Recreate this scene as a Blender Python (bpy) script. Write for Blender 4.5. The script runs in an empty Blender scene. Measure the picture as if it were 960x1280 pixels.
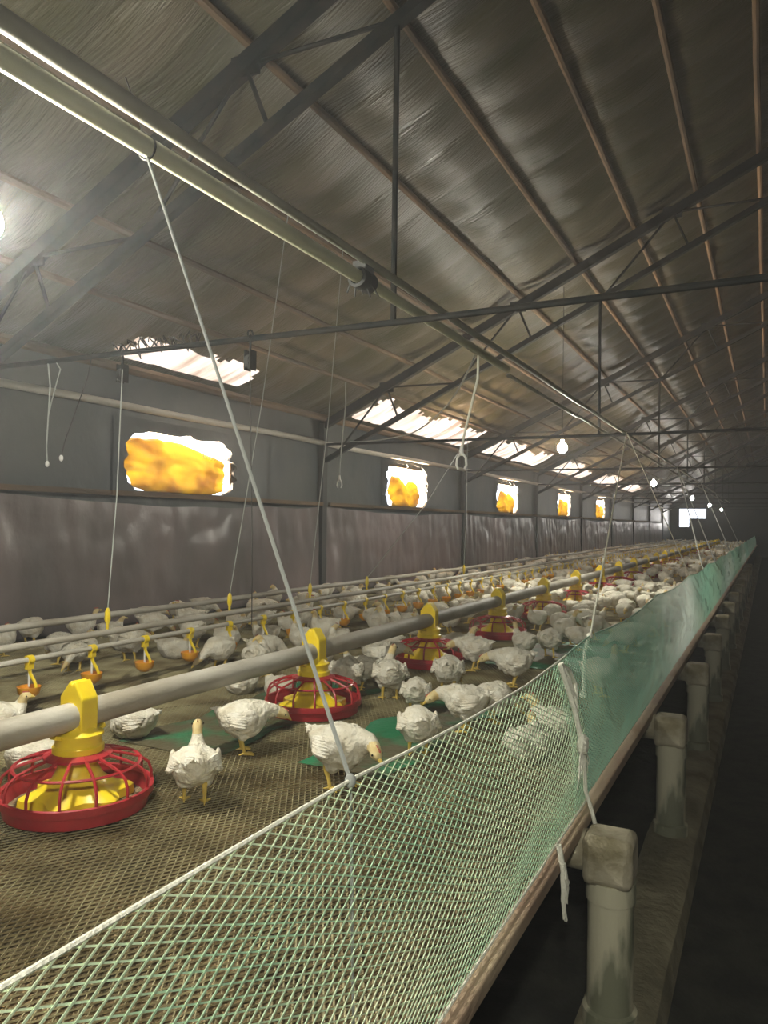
import bpy, bmesh, math, random
import numpy as np
from mathutils import Vector, Matrix, noise
PI = math.pi
S = bpy.context.scene
C = S.collection
rnd = random.Random(7)

# ------------------------------------------------------------------ camera, world, exposure
H = 1.32                                   # eye height over the aisle
PSI, PITCH, ROLL = math.radians(26.8), math.radians(0.8), math.radians(0.8)
cam_d = bpy.data.cameras.new('camera'); cam = bpy.data.objects.new('camera', cam_d); C.objects.link(cam)
cam_d.sensor_fit = 'HORIZONTAL'; cam_d.sensor_width = 36; cam_d.lens = 36*950/960; cam_d.clip_start = .02
fw = Vector((-math.sin(PSI)*math.cos(PITCH), math.cos(PSI)*math.cos(PITCH), math.sin(PITCH)))
rt = Vector((math.cos(PSI), math.sin(PSI), 0)); up = rt.cross(fw)
r2 = rt*math.cos(ROLL) + up*math.sin(ROLL); u2 = r2.cross(fw)
M = Matrix((r2, u2, -fw)).transposed().to_4x4(); M.translation = (0, 0, H)
cam.matrix_world = M
S.camera = cam
w = bpy.data.worlds.new('world'); S.world = w; w.use_nodes = True
w.node_tree.nodes['Background'].inputs[0].default_value = (.80, .86, 1, 1)
w.node_tree.nodes['Background'].inputs[1].default_value = 2.7
S.view_settings.view_transform = 'Standard'; S.view_settings.look = 'None'
S.view_settings.gamma = 1; S.view_settings.use_curve_mapping = False
S.view_settings.exposure = 0.8
BULB = 760.0        # radiance of a lit bulb
DAY = 1000.0          # watts of daylight at one window
HAZE = .017
WINY = [4.6 + 4.15*k for k in range(5)]
WX = -4.1
def area(name, loc, size, power, color, direction):
    d = bpy.data.lights.new(name, 'AREA'); d.shape = 'RECTANGLE'; d.size, d.size_y = size
    d.energy = power; d.color = color
    o = bpy.data.objects.new(name, d); C.objects.link(o); o.location = loc
    o.rotation_euler = Vector(direction).to_track_quat('-Z', 'Y').to_euler()
    return o
for k, y in enumerate(WINY):               # daylight outside each window, bounced up off bright ground
    area('daylight_at_window', (WX-.62, y, 1.30), (1.9, 1.0), DAY, (1, .72, .50), (1, 0, .75))
area('daylight_at_end_window', (-3.05, 39.2, 1.7), (1.6, 1.2), 60, (1, .93, .85), (0, -1, 0))

# ------------------------------------------------------------------ materials
def mat(name, col, rough=.7, var=0, col2=None, scale=6, bump=0, bscale=40, metal=0, emis=None, estr=0,
        trans=0, stretch=(1, 1, 1), rand=0, spec=.5, alpha=1, detail=4, lo=.35, hi=.65):
    m = bpy.data.materials.new(name); m.use_nodes = True
    nt = m.node_tree; N = nt.nodes; L = nt.links
    b = N['Principled BSDF']; out = N['Material Output']
    b.inputs['Base Color'].default_value = (*col, 1); b.inputs['Roughness'].default_value = rough
    b.inputs['Metallic'].default_value = metal; b.inputs['Specular IOR Level'].default_value = spec
    b.inputs['Alpha'].default_value = alpha
    tc = N.new('ShaderNodeTexCoord'); mp = N.new('ShaderNodeMapping'); mp.inputs['Scale'].default_value = stretch
    L.new(tc.outputs['Object'], mp.inputs['Vector'])
    csock = None
    if col2:
        n = N.new('ShaderNodeTexNoise'); n.inputs['Scale'].default_value = scale; n.inputs['Detail'].default_value = detail
        L.new(mp.outputs[0], n.inputs['Vector'])
        r = N.new('ShaderNodeMapRange'); r.inputs[1].default_value = lo; r.inputs[2].default_value = hi
        L.new(n.outputs['Fac'], r.inputs[0])
        x = N.new('ShaderNodeMix'); x.data_type = 'RGBA'
        L.new(r.outputs[0], x.inputs[0]); x.inputs[6].default_value = (*col, 1); x.inputs[7].default_value = (*col2, 1)
        csock = x.outputs[2]
    if rand:
        oi = N.new('ShaderNodeObjectInfo'); hv = N.new('ShaderNodeHueSaturation')
        r = N.new('ShaderNodeMapRange'); r.inputs[3].default_value = 1-rand; r.inputs[4].default_value = 1
        L.new(oi.outputs['Random'], r.inputs[0]); L.new(r.outputs[0], hv.inputs['Value'])
        if csock: L.new(csock, hv.inputs['Color'])
        else: hv.inputs['Color'].default_value = (*col, 1)
        csock = hv.outputs[0]
    if csock: L.new(csock, b.inputs['Base Color'])
    if bump:
        n = N.new('ShaderNodeTexNoise'); n.inputs['Scale'].default_value = bscale; n.inputs['Detail'].default_value = 5
        L.new(mp.outputs[0], n.inputs['Vector'])
        bm = N.new('ShaderNodeBump'); bm.inputs['Strength'].default_value = bump; bm.inputs['Distance'].default_value = .02
        L.new(n.outputs['Fac'], bm.inputs['Height']); L.new(bm.outputs[0], b.inputs['Normal'])
    if emis:
        b.inputs['Emission Color'].default_value = (*emis, 1); b.inputs['Emission Strength'].default_value = estr
    if trans:
        t = N.new('ShaderNodeBsdfTranslucent'); mx = N.new('ShaderNodeMixShader'); mx.inputs[0].default_value = trans
        t.inputs[0].default_value = (*col, 1)
        if csock: L.new(csock, t.inputs[0])
        L.new(b.outputs[0], mx.inputs[1]); L.new(t.outputs[0], mx.inputs[2]); L.new(mx.outputs[0], out.inputs[0])
    return m
K = {}
K['black_steel'] = mat('black_steel', (.010, .014, .015), .7, col2=(.03, .027, .022), scale=9, spec=.2)
K['roof_film'] = mat('roof_film', (.066, .062, .026), .36, col2=(.125, .105, .066), scale=1.0, bump=.8, bscale=22, stretch=(.3, 2.8, .3), spec=.42, detail=8)
K['clear_film'] = mat('clear_film', (.80, .62, .46), .35, col2=(.30, .20, .13), scale=1.6, trans=.75, bump=.5, bscale=9, stretch=(.5, 3.2, .5), detail=6, lo=.42, hi=.62)
K['wood'] = mat('wood', (.075, .052, .03), .85, col2=(.18, .115, .06), scale=5, bump=.3, stretch=(1, .2, 1))
K['pvc_cream'] = mat('pvc_cream', (.60, .60, .43), .4, col2=(.48, .49, .34), scale=4)
K['pvc_dull'] = mat('pvc_dull', (.36, .35, .28), .5, col2=(.26, .25, .20), scale=4)
K['pipe_grey'] = mat('pipe_grey', (.50, .48, .42), .6, col2=(.30, .27, .21), scale=7, bump=.2, stretch=(1, .4, 1))
K['pipe_white'] = mat('pipe_white', (.52, .50, .44), .5, col2=(.38, .36, .3), scale=6, stretch=(1, .3, 1))
K['wall_film'] = mat('wall_film', (.030, .042, .050), .5, col2=(.085, .088, .078), scale=1.1, bump=.7, bscale=4, stretch=(1, 1, .8), detail=6)
K['sheet'] = mat('sheet', (.25, .195, .195), .33, col2=(.115, .10, .098), scale=1.1, bump=.8, bscale=3.2, stretch=(1, 1, .75), detail=7)
K['sheet_green'] = mat('sheet_green', (.11, .135, .115), .4, col2=(.15, .15, .13), scale=1.4, bump=.7, bscale=5, stretch=(1, 2.2, .5))
K['dark_wall'] = mat('dark_wall', (.035, .038, .042), .8, col2=(.05, .045, .045), scale=2)
K['ground'] = mat('ground', (.014, .015, .013), .9, col2=(.035, .036, .028), scale=8, bump=.6, bscale=20)
K['litter'] = mat('litter', (.085, .065, .028), .9, col2=(.24, .17, .08), scale=7, bump=.9, bscale=45, detail=8)
K['floor_net'] = mat('floor_net', (.42, .38, .22), .5, col2=(.17, .13, .06), scale=6, detail=6)
K['green_net'] = mat('green_net', (.68, .76, .54), .45, col2=(.16, .46, .30), scale=1.7, detail=3, lo=.38, hi=.80, stretch=(1, .35, 2.2))
K['teal_net'] = mat('teal_net', (.15, .36, .27), .5, col2=(.28, .46, .34), scale=1.2, detail=3, stretch=(1, .5, 2))
K['green_cloth'] = mat('green_cloth', (.015, .20, .085), .7, col2=(.10, .085, .04), scale=5, bump=.5, detail=8, lo=.40, hi=.56)
K['cord'] = mat('cord', (.86, .86, .74), .8, bump=.4, bscale=200)
K['cord_grey'] = mat('cord_grey', (.34, .36, .34), .7)
K['wire_dark'] = mat('wire_dark', (.03, .028, .025), .6)
K['red'] = mat('red', (.42, .022, .03), .38, col2=(.30, .02, .025), scale=14, bump=.1)
K['yellow'] = mat('yellow', (.88, .68, .015), .4, col2=(.78, .56, .02), scale=12)
K['orange'] = mat('orange', (.80, .38, .02), .35, col2=(.70, .28, .02), scale=12)
K['feed'] = mat('feed', (.34, .27, .15), .95, col2=(.22, .16, .08), scale=60, bump=.8, bscale=120)
K['feather'] = mat('feather', (.82, .79, .68), .85, col2=(.64, .57, .42), scale=16, bump=.5, bscale=75, rand=.16, detail=6, lo=.4, hi=.75, spec=.2)
K['down'] = mat('down', (.84, .82, .73), .85, col2=(.66, .60, .48), scale=20, bump=.5, bscale=70, spec=.2)
K['head'] = mat('head', (.70, .60, .32), .8, col2=(.62, .46, .20), scale=30, bump=.3)
K['shank'] = mat('shank', (.66, .48, .10), .55)
K['comb'] = mat('comb', (.45, .10, .07), .6)
K['eye'] = mat('eye', (.01, .01, .01), .15)
K['mould_pvc'] = mat('mould_pvc', (.55, .53, .39), .5, col2=(.20, .21, .145), scale=4.5, stretch=(1.6, 1.6, .55), detail=6, lo=.47, hi=.54, bump=.1)
K['fitting'] = mat('fitting', (.48, .44, .33), .7, col2=(.20, .175, .10), scale=11, bump=.3, detail=6)
K['concrete'] = mat('concrete', (.34, .31, .21), .9, col2=(.17, .155, .10), scale=6, bump=.6, bscale=25, detail=7)
K['rail'] = mat('rail', (.46, .37, .25), .7, col2=(.30, .20, .14), scale=7, bump=.3, stretch=(1, .3, 1))
K['yellow_bag'] = mat('yellow_bag', (.027, .0185, .0007), .5, col2=(.0085, .0034, .0003), scale=4.2, trans=.6, bump=.6, bscale=6, detail=6, lo=.45, hi=.7)
K['rag_white'] = mat('rag_white', (.85, .8, .7), .7, trans=.6)
K['bulb'] = mat('bulb', (1, 1, 1), .3, emis=(1, .96, .82), estr=BULB)
K['bulb_far'] = mat('bulb_far', (1, 1, 1), .3, emis=(1, .96, .86), estr=BULB*.36)
K['holder'] = mat('holder', (.75, .75, .72), .5)
K['plate_dark'] = mat('plate_dark', (.04, .042, .04), .7)

# ------------------------------------------------------------------ mesh helpers
def frame(d):
    d = d.normalized(); a = Vector((0, 0, 1)) if abs(d.z) < .9 else Vector((1, 0, 0))
    s = a.cross(d).normalized(); return s, d.cross(s).normalized()
class MB:
    def __init__(s): s.v = []; s.f = []; s.mi = []
    def add(s, vs, fs, mi=0):
        b = len(s.v); s.v += [tuple(x) for x in vs]; s.f += [tuple(i+b for i in f) for f in fs]; s.mi += [mi]*len(fs)
    def box(s, c, d, mi=0, rot=None):
        vs = [Vector((sx*d[0]/2, sy*d[1]/2, sz*d[2]/2)) for sz in (-1, 1) for sy in (-1, 1) for sx in (-1, 1)]
        if rot: vs = [rot @ v for v in vs]
        s.add([v+Vector(c) for v in vs], [(0, 2, 3, 1), (4, 5, 7, 6), (0, 1, 5, 4), (2, 6, 7, 3), (0, 4, 6, 2), (1, 3, 7, 5)], mi); return s
    def bar(s, a, b, wd, ht, mi=0):
        a, b = Vector(a), Vector(b); e, n = frame(b-a)
        vs = [p+e*x*wd/2+n*y*ht/2 for p in (a, b) for x, y in ((-1, -1), (1, -1), (1, 1), (-1, 1))]
        s.add(vs, [(3, 2, 1, 0), (4, 5, 6, 7), (0, 1, 5, 4), (1, 2, 6, 5), (2, 3, 7, 6), (3, 0, 4, 7)], mi); return s
    def tube(s, pts, r, n=8, mi=0, cap=True):
        pts = [Vector(p) for p in pts]; k = len(pts); rr = r if isinstance(r, (list, tuple)) else [r]*k
        vs = []; prev = None
        for i, p in enumerate(pts):
            d = pts[min(i+1, k-1)]-pts[max(i-1, 0)]
            if d.length < 1e-9: d = Vector((0, 0, 1))
            d.normalize()
            if prev is None: e, _ = frame(d)
            else:
                e = prev-d*prev.dot(d)
                e = e.normalized() if e.length > 1e-6 else frame(d)[0]
            prev = e; g = d.cross(e)
            vs += [p+(e*math.cos(2*PI*j/n)+g*math.sin(2*PI*j/n))*rr[i] for j in range(n)]
        fs = [(i*n+j, i*n+(j+1) % n, (i+1)*n+(j+1) % n, (i+1)*n+j) for i in range(k-1) for j in range(n)]
        if cap: fs += [tuple(range(n))[::-1], tuple((k-1)*n+j for j in range(n))]
        s.add(vs, fs, mi); return s
    def lathe(s, prof, n=24, c=(0, 0, 0), mi=0, lobes=0, lobe_amp=None, sx=1, sy=1):
        vs = []; k = len(prof)
        for i, (r, z) in enumerate(prof):
            for j in range(n):
                a = 2*PI*j/n; q = r
                if lobes: q = r*(1+(lobe_amp[i])*math.cos(lobes*a))
                vs.append((c[0]+q*math.cos(a)*sx, c[1]+q*math.sin(a)*sy, c[2]+z))
        fs = [(i*n+j, i*n+(j+1) % n, (i+1)*n+(j+1) % n, (i+1)*n+j) for i in range(k-1) for j in range(n)]
        s.add(vs, fs, mi); return s
    def ball(s, c, r, nu=12, nv=8, mi=0, rot=None):
        r = r if isinstance(r, (tuple, list)) else (r, r, r); c = Vector(c)
        vs = []
        for i in range(nv+1):
            t = PI*i/nv
            for j in range(nu):
                v = Vector((r[0]*math.sin(t)*math.cos(2*PI*j/nu), r[1]*math.sin(t)*math.sin(2*PI*j/nu), r[2]*math.cos(t)))
                vs.append((rot @ v if rot else v)+c)
        fs = [(i*nu+j, (i+1)*nu+j, (i+1)*nu+(j+1) % nu, i*nu+(j+1) % nu) for i in range(nv) for j in range(nu)]
        s.add(vs, fs, mi); return s
    def build(s, name, m, parent=None, smooth=True, bevel=0):
        me = bpy.data.meshes.new(name); me.from_pydata(s.v, [], s.f)
        ms = m if isinstance(m, (list, tuple)) else [m]
        for x in ms: me.materials.append(x)
        if len(ms) > 1: me.polygons.foreach_set('material_index', s.mi)
        if smooth: me.polygons.foreach_set('use_smooth', [True]*len(me.polygons))
        me.update()
        o = bpy.data.objects.new(name, me); C.objects.link(o)
        if parent: o.parent = parent
        if smooth:
            try: me.set_sharp_from_angle(angle=math.radians(40))
            except Exception: pass
        if bevel:
            b = o.modifiers.new('bevel', 'BEVEL'); b.width = bevel; b.segments = 2; b.limit_method = 'ANGLE'
        return o
def tag(o, label, cat, group=None, kind=None):
    o['label'] = label; o['category'] = cat
    if group: o['group'] = group
    if kind: o['kind'] = kind
    return o
def thing(name, label, cat, loc=(0, 0, 0), rz=0, group=None):
    o = bpy.data.objects.new(name, None); C.objects.link(o); o.location = loc; o.rotation_euler = (0, 0, rz)
    return tag(o, label, cat, group)
def struct(o): o['kind'] = 'structure'; return o
def kids(o): return [x for x in C.objects if x.parent == o]
def copy_tree(o, ch=None, parent=None):
    c = o.copy(); C.objects.link(c)
    for k in ('label', 'group'):
        if parent is None and k in c: del c[k]
    if parent: c.parent = parent
    for x in kids(o): copy_tree(x, None, c)
    return c
ORD = ['first', 'second', 'third', 'fourth', 'fifth', 'sixth', 'seventh', 'eighth', 'ninth', 'tenth', 'eleventh', 'twelfth',
       'thirteenth', 'fourteenth', 'fifteenth', 'sixteenth', 'seventeenth', 'eighteenth', 'nineteenth', 'twentieth']
def nz(x, y, z=0): return noise.noise(Vector((x, y, z)))
Y0, Y1 = -1.6, 38.0
RX, RIDGE = .485, .35                       # roof slope, ridge x
XR = 2*RIDGE-WX                            # right wall x
def roofz(x): return H+1.05+RX*((x-WX) if x <= RIDGE else (XR-x))

# ------------------------------------------------------------------ structure
b = MB(); b.box(((WX+XR)/2, (Y0+Y1)/2, -.05), (XR-WX+.4, Y1-Y0+.4, .1)); struct(b.build('floor', K['ground'], smooth=False))
WB, WT = 1.50, 1.97; WW = 1.26
b = MB(); th = .1; zc = H+1.05; wt_ = zc+.10
edges = [Y0]+[e for y in WINY for e in (y-WW/2, y+WW/2)]+[Y1]
for i in range(0, len(edges), 2):
    a, c = edges[i], edges[i+1]; b.box((WX-th/2, (a+c)/2, wt_/2), (th, c-a, wt_))
for y in WINY:
    b.box((WX-th/2, y, WB/2), (th, WW, WB)); b.box((WX-th/2, y, (WT+.07+wt_)/2), (th, WW, wt_-WT-.07))
struct(b.build('wall_left', K['wall_film'], smooth=False))
b = MB(); b.box((XR+th/2, (Y0+Y1)/2, wt_/2), (th, Y1-Y0, wt_)); struct(b.build('wall_right', K['dark_wall'], smooth=False))
def gable(y, hole=None):
    b = MB(); e = .11; zr = roofz(RIDGE)+e; t = .1; zc = roofz(WX)+e; roofz_ = lambda x: roofz(x)+e
    def prism(poly):
        n = len(poly); vs = [(x, y, z) for x, z in poly]+[(x, y+t, z) for x, z in poly]
        b.add(vs, [tuple(range(n)), tuple(range(2*n-1, n-1, -1))]+[(i, i+n, (i+1) % n+n, (i+1) % n) for i in range(n)])
    if not hole: prism([(WX, 0), (XR, 0), (XR, zc), (RIDGE, zr), (WX, zc)])
    else:
        x0, x1, z0, z1 = hole
        prism([(WX, 0), (x0, 0), (x0, roofz_(x0)), (WX, zc)]); prism([(x0, 0), (x1, 0), (x1, z0), (x0, z0)])
        prism([(x0, z1), (x1, z1), (x1, roofz_(x1)), (x0, roofz_(x0))]); prism([(x1, 0), (XR, 0), (XR, zc), (RIDGE, zr), (x1, roofz_(x1))])
    return b
hx0, hx1, hz0, hz1 = -3.72, -2.52, 1.30, 2.18
struct(gable(Y1, (hx0, hx1, hz0, hz1)).build('wall_back', K['dark_wall'], smooth=False))
struct(gable(Y0-.1).build('wall_front', K['dark_wall'], smooth=False))
b = MB()                                   # far window: board covers its lower right part
b.box(((hx0+hx1)/2+.22, Y1+.05, 1.50), (.76, .05, .44)); 
for x in (hx0, hx1): b.box((x, Y1-.01, (hz0+hz1)/2), (.05, .05, hz1-hz0+.1))
for z in (hz0, hz1): b.box(((hx0+hx1)/2, Y1-.01, z), (hx1-hx0, .05, .05))
struct(b.build('window_6', K['dark_wall'], smooth=False))
# roof lining: wrinkled film sagging between purlins
PT = [.06, .60, 1.03, 1.56, 2.10, 2.60, 3.08, 3.56, 4.02, 4.42]   # purlins, metres from the wall
def lining(sgn):
    xs = np.arange(0, RIDGE-WX+.001, .0445); ys = np.concatenate([np.arange(Y0, 16, .045), np.arange(16, Y1+.05, .12)])
    vs = []; 
    for y in ys:
        for t in xs:
            p = 1.0
            for a, c in zip(PT[:-1], PT[1:]):
                if a <= t < c: p = math.sin(PI*(t-a)/(c-a)); break
            else: p = .0
            rib = abs(math.sin(PI*(y+.10*nz(t*.7, y*.5))/.42))**.55
            sag = .048*p*rib+.010*nz(t*2.0, y*7, 3)+.022*nz(t*.8, y*1.3, 9)+.006*nz(t*3, y*17, 5)
            x = WX+t; z = roofz(x)+.03-sag+.01
            vs.append((x if sgn < 0 else 2*RIDGE-x, y, z))
    n = len(xs); k = len(ys)
    fs = [(i*n+j, i*n+j+1, (i+1)*n+j+1, (i+1)*n+j) for i in range(k-1) for j in range(n-1)]
    b = MB(); b.add(vs, fs); return b
SKY = [(3.65, 5.25), (6.95, 10.4), (10.95, 14.3), (14.95, 18.3), (18.95, 22.2), (23.0, 26.2)]
lm = lining(-1)
def clear(f):
    x = sum(lm.v[i][0] for i in f)/4-WX; y = sum(lm.v[i][1] for i in f)/4
    return .09 < x < .36+.16*nz(y*2.6, x*3)+.07*nz(y*9, 2) + (.10 if y > 6 else 0) and any(a+.18+.2*nz(x*9, 3) < y < c-.12+.2*nz(x*8, 7) for a, c in SKY)
lm.mi = [1 if clear(f) else 0 for f in lm.f]
struct(lm.build('ceiling', [K['roof_film'], K['clear_film']]))
b = MB(); b.add([(RIDGE, Y0, roofz(RIDGE)+.03), (XR, Y0, H+1.08), (XR, Y1, H+1.08), (RIDGE, Y1, roofz(RIDGE)+.03)], [(0, 1, 2, 3)])
struct(b.build('ceiling_right', K['roof_film'], smooth=False))
b = MB()                                   # outer roof deck over the lining
for s in (0, 1):
    f = lambda x: x if s == 0 else 2*RIDGE-x
    x0, x1 = (WX+.60 if s == 0 else WX-.15), RIDGE
    vs = [(f(x0), Y0-.2, roofz(x0)+.09), (f(x1), Y0-.2, roofz(x1)+.09), (f(x1), Y1+.2, roofz(x1)+.09), (f(x0), Y1+.2, roofz(x0)+.09)]
    b.add(vs+[(p[0], p[1], p[2]+.05) for p in vs], [(0, 1, 2, 3), (7, 6, 5, 4), (0, 4, 5, 1), (1, 5, 6, 2), (2, 6, 7, 3), (3, 7, 4, 0)])
ye = [Y0-.2]+[v for a, c in SKY for v in (a, c)]+[Y1+.2]
for i in range(0, len(ye), 2):             # eave boards, open where the clear panels sit
    a, c = ye[i], ye[i+1]; x0, x1 = WX-.15, WX+.60
    vs = [(x0, a, roofz(x0)+.09), (x1, a, roofz(x1)+.09), (x1, c, roofz(x1)+.09), (x0, c, roofz(x0)+.09)]
    b.add(vs+[(p[0], p[1], p[2]+.05) for p in vs], [(0, 1, 2, 3), (7, 6, 5, 4), (0, 4, 5, 1), (1, 5, 6, 2), (2, 6, 7, 3), (3, 7, 4, 0)])
struct(b.build('roof_deck', K['dark_wall'], smooth=False))
pn = ['resting on the wall top', 'second up from the wall', 'third up from the wall', 'fourth up from the wall', 'fifth up from the wall', 'sixth up from the wall',
      'seventh up from the wall', 'eighth up from the wall', 'ninth up from the wall', 'tenth up, just under the ridge']
for t, q in zip(PT, pn):
    b = MB(); x = WX+t; k = 40
    pts = [(x+.008*nz(i*.6, t*9), Y0+.05+(Y1-Y0-.1)*i/k, roofz(x)-.022+.008*nz(i*.8, t*7, 4)) for i in range(k+1)]
    b.tube(pts, .021 if t > .1 else .034, 8)
    tag(b.build('roof_purlin', K['wood']), 'long brown wooden roof pole '+q+', under the film lining', 'roof beam', 'roof poles along the barn')
for i, y in enumerate(WINY):               # window frames
    b = MB()
    for s in (-1, 1): b.box((WX-.03, y+s*(WW/2-.015), (WB+WT)/2), (.05, .03, WT-WB))
    b.box((WX-.03, y, WB+.015), (.07, WW, .03)); b.box((WX-.03, y, WT+.055), (.05, WW, .03))
    b.mi = [0]*len(b.f); n = 64; vs = []
    for q in (0, 1, 2):                    # torn dark film around the opening
        for j in range(n):
            a = 2*PI*j/n; c, s_ = math.cos(a), math.sin(a); m = max(abs(c), abs(s_))
            ry, rz = WW/2*1.14, (WT-WB)/2*1.36
            if q == 0: f = 1/m; yy, zz = ry*c*f, rz*s_*f
            else:
                f = 1/((abs(c)**4.2+abs(s_)**4.2)**(1/4.2)); wob = 1+.16*nz(j*.35, i*3.1)+.06*nz(j*1.1, i)
                yy, zz = WW/2*.97*c*f*wob, (WT-WB+(.0 if i == 0 else .10))/2*(.99)*s_*f*wob
            vs.append((WX+(.012, .022, -.004)[q], y+yy, (WB+(WT if i == 0 else WT+.07))/2+zz))
    b.add(vs, [(q*n+j, q*n+(j+1) % n, (q+1)*n+(j+1) % n, (q+1)*n+j) for q in (0, 1) for j in range(n)], 1)
    struct(b.build('window_%d' % (i+1), [K['wood'], K['wall_film']], smooth=False))

def haze(ya, yb, dens, label):
    hz = bpy.data.materials.new('haze'); hz.use_nodes = True; nt = hz.node_tree; nt.nodes.remove(nt.nodes['Principled BSDF'])
    vn = nt.nodes.new('ShaderNodeVolumeScatter'); vn.inputs['Density'].default_value = dens; vn.inputs['Anisotropy'].default_value = .45
    vn.inputs['Color'].default_value = (.95, .97, 1, 1)
    nt.links.new(vn.outputs[0], nt.nodes['Material Output'].inputs['Volume'])
    b = MB(); e = .05; b.box(((WX+XR)/2, (ya+yb)/2, 2.2), (XR-WX-2*e, yb-ya, 4.3)); o = b.build('dusty_haze', hz, smooth=False)
    tag(o, label, 'haze', kind='stuff')
haze(Y0+.05, 5.6, HAZE, 'pale dusty haze in the air at the near end of the barn')
haze(5.62, Y1-.05, HAZE*.2, 'thinner dusty haze in the air beyond the second feeder')

# ------------------------------------------------------------------ roof trusses
def truss(y, label):
    t = thing('roof_truss', label, 'roof truss', (0, y, 0), 0, 'black steel roof trusses')
    D = .37
    U = lambda x: Vector((x, 0, roofz(x)-.085)); Lo = lambda x: Vector((x, 0, roofz(x)-.085-D))
    MB().bar(U(WX+.03), U(RIDGE), .06, .075).build('top_chord', K['black_steel'], t, smooth=False); MB().bar(U(XR-.03), U(RIDGE), .06, .075).build('top_chord', K['black_steel'], t, smooth=False)
    MB().bar(Lo(WX+.03), Lo(RIDGE), .045, .045).build('bottom_chord', K['black_steel'], t, smooth=False); MB().bar(Lo(XR-.03), Lo(RIDGE), .045, .045).build('bottom_chord', K['black_steel'], t, smooth=False)
    for f in (lambda x: x, lambda x: 2*RIDGE-x):
        for ux in (-3.35, -2.03, -.72):
            u = U(f(ux))
            for lx in (ux-.56, ux+.13, ux+.74): MB().tube([u, Lo(f(max(lx, WX+.05)))], .010, 6).build('web_rod', K['black_steel'], t)
            MB().box(u, (.15, .012, .10)).build('gusset_plate', K['black_steel'], t, smooth=False)
    b = MB(); b.tube([(WX+.02, 0, H+.79), (-1.25, 0, H+.775), (XR-.02, 0, H+.79)], .013, 8); b.build('tie_rod', K['black_steel'], t)
    b = MB(); b.tube([Lo(-1.30), (-1.30, 0, H+.78)], .012, 8); b.build('king_rod', K['black_steel'], t)
    b = MB(); b.tube([Lo(1.97), (1.97, 0, H+.82)], .012, 8); b.build('king_rod', K['black_steel'], t)
    return t
TY = [2.63+4.02*k for k in range(9)]
for k, y in enumerate(TY):
    if k < 6: truss(y, 'black steel roof truss with rod webs, %s one ahead of the camera' % ORD[k])
    else: truss(y, 'black steel roof truss in the dark far end of the barn')
for k, y in enumerate(TY):                 # wall posts below the trusses
    b = MB(); b.box((WX+.035, y, (H+1.0)/2), (.06, .09, H+1.0))
    lab = 'dark wall post under the %s roof truss, against the plastic covered wall' % ORD[k] if k < 6 else 'dark wall post in the far end of the plastic covered wall'
    tag(b.build('wall_post', K['plate_dark'], smooth=False, bevel=.006), lab, 'post', 'posts along the window wall')

# ------------------------------------------------------------------ wall coverings
def wall_sheet(y0, y1, z0, z1, seed, m):
    b = MB(); ny, nzv = int((y1-y0)/.035), 30; vs = []
    for j in range(nzv+1):
        for i in range(ny+1):
            u = i/ny; v = j/nzv; y = y0+(y1-y0)*u
            sagt = .05*math.sin(PI*u)*v+.02*nz(u*6, seed)*v
            z = z0+(z1-z0)*v-sagt
            x = WX+.03+.018*abs(nz(y*5+.8*v, v*1.2, seed))+.022*abs(nz(y*2.2-v, v*2.5, seed+4))+.012*(1-v)*(1+nz(y*9, v*.6, seed))
            vs.append((x, y, z))
    n = ny+1
    b.add(vs, [(j*n+i, j*n+i+1, (j+1)*n+i+1, (j+1)*n+i) for j in range(nzv) for i in range(ny)])
    o = b
    return o
bays = [(-1.3, 2.62)]+[(TY[k]+.07, TY[k+1]-.07) for k in range(8)]
for k, (a, c) in enumerate(bays):
    o = wall_sheet(a, c, .58, 1.475+.02*nz(k*3.1, 1), k*5+1, K['sheet_green'] if k == 0 else K['sheet']).build('plastic_sheet', K['sheet_green'] if k == 0 else K['sheet'])
    if k == 0: lab = 'greenish hazy plastic sheet on the wall short of the first window'
    elif k < 6: lab = 'wrinkled mauve grey plastic sheet hung under the %s window' % ORD[k-1]
    else: lab = 'wrinkled plastic sheet on the dark wall past the fifth window'
    tag(o, lab, 'plastic sheet', 'plastic sheets on the window wall')
    b = MB(); b.box((WX+.075, (a+c)/2, 1.50), (.03, c-a, .035))
    struct(b.build('trim_%d' % (k+1), K['wood'] if k else K['pipe_white'], smooth=False))
b = MB(); n = 60
b.tube([(WX+.05, Y0+.05+(Y1-Y0-.1)*i/n, H+.80+.02*nz(i*.4, 2)) for i in range(n+1)], .026, 10)
tag(b.build('wall_pipe', K['pipe_white']), 'pale pipe fixed along the wall just above the windows', 'pipe')

# yellow bags stuffed in the windows
def bag(y, seed, shape, label, grp='yellow bags stuffed in the windows'):
    b = MB(); nu, nv = 40, 26; vs = []
    for j in range(nv+1):
        for i in range(nu+1):
            u = i/nu; v = j/nv
            l, r, bt, tp = shape(v if 0 else u, v)
            yy = l+(r-l)*u; zz = bt+(tp-bt)*v
            edge = min(1, 5*min(u, 1-u, v*1.2, (1-v)))**.5
            x = -.02+.075*edge+.03*nz(u*4, v*4, seed)+.012*nz(u*11, v*11, seed)
            vs.append((x, yy, zz))
    n = nu+1
    b.add(vs, [(j*n+i, j*n+i+1, (j+1)*n+i+1, (j+1)*n+i) for j in range(nv) for i in range(nu)])
    t = thing('yellow_bag', label, 'bag', (WX-.02, y, WB), 0, grp)
    b.build('bag_cloth', K['yellow_bag'], t)
    return t
def shp0(u, v):      # wide bag of the near window
    top = .425-.11*max(0, (u-.5)/.5)-.03*(1-min(1, u*8))+.02*nz(u*9, 1); bot = -.01+.07*(1-math.sin(PI*u))
    return -.56+.05*math.cos(v*5), .53+.03*math.sin(PI*v), bot, top
t = bag(WINY[0], 3, shp0, 'wide yellow bag filling the nearest window, torn white edge at upper right')
b = MB()
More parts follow.
